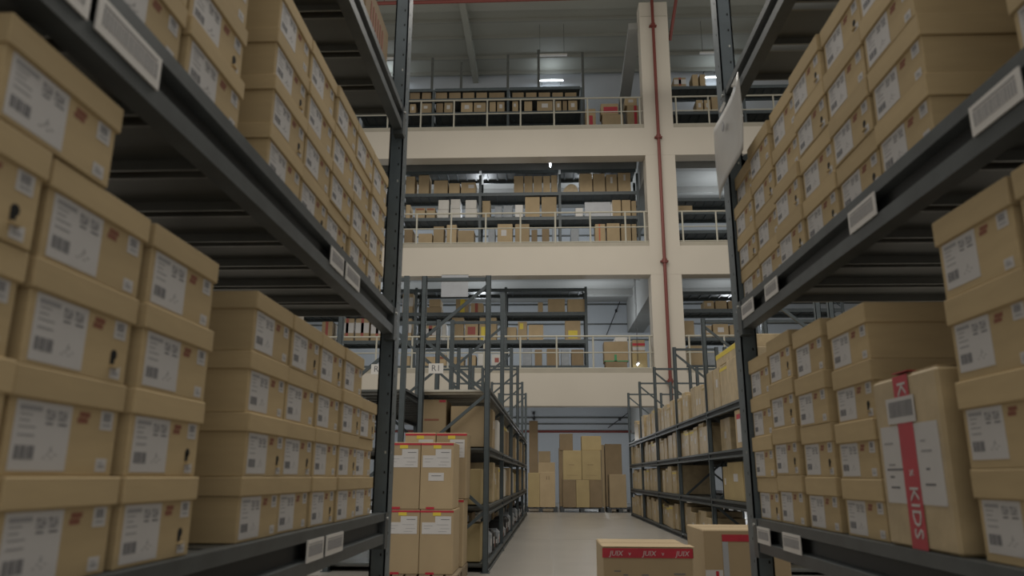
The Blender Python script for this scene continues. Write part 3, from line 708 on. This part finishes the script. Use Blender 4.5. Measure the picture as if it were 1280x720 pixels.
# rear row
pxcarton(661.5, 672.5, 526, 637, 24.9, .45, 'very tall narrow brown carton column at the left of the end wall', g, 'carton_dark', zb=0)
pxcarton(672.8, 694, 578, 637, 24.9, .6, 'brown carton behind the left end pallet, lower of two', g, 'carton', zb=0)
pxcarton(673, 688, 564, 577.5, 24.9, .5, 'brown carton behind the left end pallet, upper of two', g, 'carton', zb=at(680, 578, 24.9).z+.002)
pxcarton(757, 778, 555, 637, 24.9, .6, 'tall dark brown carton behind the right end pallet', g, 'carton_dark', zb=0)
pxcarton(699, 703.5, 560, 637, 24.9, .6, 'dark carton edge peeping out left of the middle end stack', g, 'carton_dark', zb=0)
pxcarton(752.5, 756, 556, 637, 24.9, .6, 'narrow pale carton edge peeping out right of the middle end stack', g, 'carton', zb=0)
# ================================================================== GALLERY RACKS
def gallery_rack(xs, tops, Y, D, zf, ht, label, extra=0):
    r = empty('gallery_rack', (xs[0], Y, zf))
    for X in xs:
        for yy in (0, D-.08):
            m = MB(); m.box(-.045, .045, 0, .08, 0, ht, 'steel'); m.build('upright_post', r, (X-xs[0], yy, 0))
        m = MB(); z = .2
        while z < ht-.6: m.bar((X-xs[0], .05, z), (X-xs[0], D-.05, z+.5), .03, .03, 'steel', up=(1, 0, 0)); z += .55
        m.build('cross_brace', r)
    for zt in tops:
        for i in range(len(xs)-1):
            x0, x1 = xs[i]-xs[0]+.045, xs[i+1]-xs[0]-.045
            for yy, nm in ((0, 0), (D-.05, 1)):
                m = MB(); m.box(x0, x1, yy, yy+.05, zt-.12-zf, zt-zf, 'steel'); m.build('shelf_beam', r)
            m = MB(); m.box(x0, x1, .05, D-.05, zt-.03-zf, zt-.012-zf, 'deckmid')
            for q in range(8): xq = x0+(q+.5)*(x1-x0)/8; m.box(xq-.02, xq+.02, .05, D-.05, zt-.06-zf, zt-.03-zf, 'steel')
            m.build('shelf_deck', r)
    tag(r, label, 'rack', 'racks on the galleries')
GY = 25.5; GD = 1.0
# middle gallery (floor 8.64)
gallery_rack([-8.0, -5.15, -2.27, .66, 3.50], [9.05, 10.19, 11.14, 12.07-.05], GY, GD, 8.64, 3.2, 'dark steel rack with four levels on the middle gallery, left of the column')
gallery_rack([4.75, 7.6, 10.4], [9.05, 9.62, 10.35, 10.85], GY, GD, 8.64, 2.3, 'dark steel rack on the middle gallery, right of the column')
# lowest gallery (floor 4.35)
gallery_rack([-9.9, -7.2, -4.5, -1.30, 1.53], [4.75, 5.645, 6.64, 7.5], GY, GD, 4.35, 3.2, 'dark steel rack with four levels on the lowest gallery, left of the column')
gallery_rack([4.75, 7.6, 10.4], [4.75, 5.72, 6.72, 7.35], GY, GD, 4.35, 3.1, 'dark steel rack on the lowest gallery, right of the column')
# top gallery (floor 12.98)
gallery_rack([-7.0, -4.11, -1.26, 1.53], [13.45, 14.42, 15.00, 15.43], GY, GD, 12.98, 2.4, 'dark steel rack on the top gallery, left of the column')
gallery_rack([4.75, 7.6, 10.4], [13.45, 14.30, 15.35], GY, GD, 12.98, 2.4, 'dark steel rack on the top gallery, right of the column')
def gbox(rows, zb, grp, where, Y=GY+.10, dep=.6):
    """rows: (x0,x1,ytop,material,labels,desc)"""
    for k, t in enumerate(rows):
        x0, x1, yt, mm = t[:4]; labs = t[4] if len(t) > 4 else (); z0 = zb
        where = where.replace('on the top shelf of the lowest gallery', 'on the lowest gallery top shelf').replace('on the second shelf of the lowest gallery', 'on the lowest gallery second shelf').replace('on the lowest shelf of the lowest gallery', 'on the lowest gallery bottom shelf').replace('on the highest top-gallery shelf right of column', 'highest top-gallery shelf right of column')
        desc = {'carton': 'brown carton', 'carton_yellow': 'yellowish carton', 'carton_dark': 'dull brown carton', 'carton_white': 'white carton', 'plasticgrey': 'grey bundle', 'film': 'translucent grey sheet', 'wrap': 'wrapped carton', 'orange': 'orange carton', 'white': 'white box'}[mm]
        if any(l[4] == 'red' for l in labs): desc += ' with red tape'
        if len(t) > 5 and t[5]: z0 = zb+t[5]
        labs = [(q[0], q[1], q[2], q[3], 'dull_red' if q[4] == 'red' else q[4]) for q in labs]
        a = at((x0+x1)/2, yt, Y); l = at(x0, yt+6, Y); r = at(x1, yt+6, Y)
        carton('carton', l.x+.012, r.x-.012, Y, Y+(dep if mm != 'film' else .2), z0, max(a.z, z0+.12), '%s, %s from the left %s' % (desc, ORD[k % 16] if k < 16 else 'last', where), grp, mm, labels=labs, seam=False)
P1 = [(.3, .7, .4, .75, 'paper')]; RT_ = [(.35, .6, 0, 1, 'red')]; WR = [(0, 1, .35, .8, 'paper'), (.4, .6, .2, 1, 'red')]
W3 = [(.25, .6, .5, .75, 'paper')]
gbox([(507, 519, 220.5, 'carton'), (523, 537, 219, 'carton'), (542, 560, 225.5, 'carton'), (561, 575, 229, 'carton'), (576, 595, 228, 'carton', [(.5, .9, .5, .8, 'paper')]), (642, 654.5, 220, 'carton'), (655, 666, 220, 'carton'), (666.5, 678, 220, 'carton'), (678.5, 688, 220, 'carton'), (688.5, 697, 219, 'carton'),
      (724, 740.5, 217, 'carton'), (741, 756.5, 217, 'carton'), (757, 771.5, 218, 'carton', [(.4, .6, .5, .85, 'paper')]), (772, 788.5, 216, 'carton', [(.45, .6, .6, .9, 'paper')])], 11.141, 'cartons on the middle gallery rack', 'on the top shelf of the middle gallery')
# slumped sack
m = MB(); p = at(712.5, 238, GY+.1)
m.prism([(-.30, 0), (.30, 0), (.28, .22), (.16, .34), (-.02, .36), (-.16, .24)], 'y', 0, .4, 'wrap')
bmesh.ops.bevel(m.bm, geom=list(m.bm.edges), offset=.03, segments=2, affect='EDGES')
tag(m.build('sack', None, (p.x, GY+.1, 11.141)), 'slumped brown sack beside the cartons on the middle gallery top shelf', 'sack')
gbox([(507, 513, 256, 'carton'), (518.5, 531.5, 260, 'carton', [(.1, .9, .8, .95, 'redprint')]), (532.5, 544, 260, 'carton', [(.1, .9, .8, .95, 'redprint')]), (546.5, 561, 262, 'carton_white'), (562.5, 576, 261, 'carton_white'), (581, 597, 261, 'carton_white'), (602.5, 613, 251, 'carton'), (618, 628, 258, 'plasticgrey'), (629, 641, 257, 'plasticgrey'), (643.5, 654, 256, 'white'), (656, 675, 246, 'carton'), (676.5, 696, 246, 'carton'), (719, 729, 260, 'white'), (730.5, 764, 252.5, 'film'), (765, 776.5, 250, 'carton'), (777, 788.5, 250, 'carton')], 10.191, 'cartons on the middle gallery rack', 'on the second shelf of the middle gallery')
gbox([(789, 795.5, 251, 'carton')], 10.191, 'cartons on the middle gallery rack', 'at the right end of the middle gallery second shelf')
GZ = GY+.10; zz = at(560, 262, GZ).z
gbox([(547.5, 561.5, 250, 'carton_white', (), zz-10.191+.01), (563, 575.5, 249, 'carton_white', (), at(569, 261, GZ).z-10.191+.01), (581.5, 596, 250, 'carton_white', (), at(589, 261, GZ).z-10.191+.01)], 10.191, 'upper white boxes on the middle gallery', 'among upper white boxes, middle gallery second shelf')
gbox([(505, 516, 287, 'carton_dark'), (522.5, 540.5, 292, 'carton'), (541.5, 555, 283, 'carton'), (558, 571, 281, 'carton'), (572, 593, 288, 'carton'), (610, 619, 285, 'plasticgrey'), (621.5, 641, 280, 'carton', W3), (643.5, 662, 280, 'carton'), (664, 672, 287, 'carton_dark'), (677, 687, 286, 'carton_dark'), (690, 696, 284, 'plasticgrey'), (713, 724, 286, 'plasticgrey'), (743.5, 757, 280, 'carton', [(.35, .5, 0, 1, 'orange')]), (758, 775, 279, 'carton'), (776, 789, 280, 'carton'), (789.5, 796, 280, 'carton')], 9.051, 'cartons on the middle gallery rack', 'on the lowest shelf of the middle gallery')
# lowest gallery
gbox([(503, 517, 367, 'carton', WR), (528, 552, 384, 'carton'), (569.5, 586, 374, 'carton', [(.35, .7, 0, 1, 'yellow')]), (588, 604, 379, 'carton', RT_), (672, 679, 378, 'carton'), (684.5, 706.5, 373.5, 'carton'), (709, 732, 374, 'carton')], 6.641, 'cartons on the lowest gallery rack', 'on the top shelf of the lowest gallery')
gbox([(536, 551, 374, 'carton', (), at(540, 384, GZ).z-6.641+.01)], 6.641, 'cartons on the lowest gallery rack', 'upper of two seen beyond the R1 frame')
gbox([(402, 416, 402, 'carton', RT_), (425.5, 443, 398, 'carton', WR), (444.5, 462, 398, 'carton', WR), (463.5, 480, 400, 'carton', WR), (505, 515, 398, 'carton', WR), (527, 549, 407, 'carton', WR), (552, 558, 405, 'carton_white'), (564.5, 580, 397, 'carton'), (581, 598, 401, 'carton', [(.2, .8, .3, .7, 'red')]), (599, 621, 397, 'carton', [(.1, .35, 0, .6, 'yellow')]), (633.5, 646, 409, 'carton'), (647, 659, 402, 'carton', [(.2, .6, .6, .9, 'yellow')]), (660.5, 679.5, 406, 'carton'), (706, 726, 401, 'carton', [(.2, .8, .1, .5, 'yellow')])], 5.646, 'cartons on the lowest gallery rack', 'on the second shelf of the lowest gallery')
gbox([(500, 513, 445, 'carton'), (530, 546, 446, 'carton'), (547, 558, 443, 'carton', [(.1, .9, .6, .8, 'redprint')]), (565.5, 580, 446, 'carton'), (584, 595, 444, 'carton'), (597, 608, 442, 'carton_white'), (614, 628, 443, 'carton_white', [(.3, .7, .3, .7, 'red')]), (653, 665, 436, 'plasticgrey'), (668, 678, 437, 'carton_dark'), (683, 699, 436, 'carton_dark'), (701, 712, 437, 'plasticgrey'), (714, 730, 437, 'carton_dark')], 4.751, 'cartons on the lowest gallery rack', 'on the lowest shelf of the lowest gallery')
def gfloor(x0, x1, yt, mm, label, labs=(), zb=4.355, Y=25.3, dep=.6, grp='cartons standing on the lowest gallery floor'):
    a = at((x0+x1)/2, yt, Y); l = at(x0, yt+5, Y); r = at(x1, yt+5, Y)
    return carton('carton', l.x, r.x, Y, Y+dep, zb, a.z, label, grp, mm, labels=labs, seam=False)
gfloor(757, 784, 452, 'carton_dark', 'low base carton under the green-strapped one on the lowest gallery')
zt = at(770, 452, 25.3).z+.003
gfloor(755, 785, 427, 'carton', 'large brown carton with green strap on the lowest gallery floor', [(.42, .52, 0, .35, 'green'), (0, 1, 0, .05, 'green')], zb=zt)
zt = at(770, 427, 25.3).z+.004
gfloor(769, 784, 421.5, 'carton_white', 'small white box lying on the green-strapped carton', zb=zt)
gfloor(790.5, 809, 441, 'carton_yellow', 'yellowish carton beside the column on the lowest gallery floor')
zt = at(800, 441, 25.3).z+.004
gfloor(790.5, 806, 425, 'carton', 'red-striped carton atop the yellowish one beside the column', [(0, 1, .55, .75, 'red'), (0, 1, .2, .45, 'paper')], zb=zt)
# top gallery
gbox([(512, 520, 130, 'carton', P1), (526, 540, 129, 'carton', W3), (545, 554, 129, 'carton_dark'), (555, 566, 128, 'carton', P1), (576, 591, 128, 'carton', P1), (592, 607.5, 128, 'carton', W3), (611.5, 620, 127, 'carton'), (621, 631, 127, 'carton', P1), (640, 648, 126, 'carton', W3), (655, 665.5, 126.5, 'carton'), (671, 691, 126, 'carton', P1), (694, 702, 126, 'carton', P1), (703, 709, 126, 'carton_dark'), (710, 722, 125.5, 'carton', P1)], 14.421, 'cartons on the top gallery rack', 'on the middle shelf of the top gallery')
gt = 'cartons standing on the top gallery floor'
gfloor(732, 744.5, 136, 'carton', 'upright carton with red print at the rack end on the top gallery', [(.35, .7, .2, .8, 'red')], zb=12.985, grp=gt)
gfloor(753, 779, 143, 'carton', 'wide brown carton on the top gallery floor', zb=12.985, grp=gt)
gfloor(751, 773, 129.5, 'carton', 'red-printed carton lying on the wide one on the top gallery', [(.15, .95, .15, .7, 'red')], zb=at(765, 143, 25.3).z+.004, grp=gt)
gfloor(784, 798, 132, 'carton', 'red-striped carton beside the column on the top gallery floor', [(.6, .85, 0, 1, 'red')], zb=12.985, grp=gt)
gfloor(781, 796, 122, 'carton', 'pale-labelled carton atop the red-striped one on the top gallery', P1, zb=at(790, 132, 25.3).z+.004, grp=gt)
gbox([(a_, b_, 115.6, 'carton_dark') for a_, b_ in ((512, 525), (527, 539), (544, 559), (561, 576), (578, 593), (595, 609), (611, 631), (640, 655), (657, 671), (673, 688), (690, 704), (706, 721))], 15.001, 'dark cartons high in the top gallery rack', 'in the shaded high tier of the top gallery', dep=.4)  # darker carton colour carries the shade of this high tier
# right bays
gbox([(842, 858, 97, 'carton', WR), (865, 873, 93, 'carton'), (874.5, 882, 93, 'carton'), (910, 922, 92, 'carton')], 15.351, 'cartons on the top gallery rack right of the column', 'on the highest top-gallery shelf right of column')
gbox([(870, 879, 125, 'carton', P1), (880, 888.5, 125, 'carton', P1), (889, 898, 120, 'carton')], 14.301, 'cartons on the top gallery rack right of the column', 'behind the top railing right of column')
gbox([(847, 866, 257, 'carton')], 10.351, 'cartons right of the column', 'on the middle gallery right of the column')
gbox([(880, 893, 376, 'carton', P1), (894, 909, 376, 'carton'), (910, 920, 376, 'carton')], 6.721, 'cartons right of the column', 'on the upper lowest-gallery shelf right of column')
gbox([(855, 868, 401, 'carton'), (880, 890, 407, 'carton', P1), (891, 911, 405, 'carton', P1), (912, 922, 406, 'carton')], 5.721, 'cartons right of the column', 'on the second shelf, lowest gallery, right of column')
gbox([(860, 879, 432, 'carton'), (883, 896, 440, 'plasticgrey')], 4.751, 'cartons right of the column', 'on the bottom shelf, lowest gallery, right of column')
# tall poles on the top gallery
for x, yt in ((541, 72), (577, 77), (635, 68), (673, 62), (728, 65)):
    p = at(x, yt, 26.8); m = MB(); m.box(-.05, .05, 0, .05, 0, p.z-12.98, 'deckmid')
    tag(m.build('support_pole', None, (p.x, 26.8, 12.98)), 'thin dark pole rising behind the top gallery rack, at %s' % {541: 'its left part', 577: 'left of its centre', 635: 'its centre', 673: 'the lit lamp', 728: 'its right end'}[x], 'pole', 'poles on the top gallery')
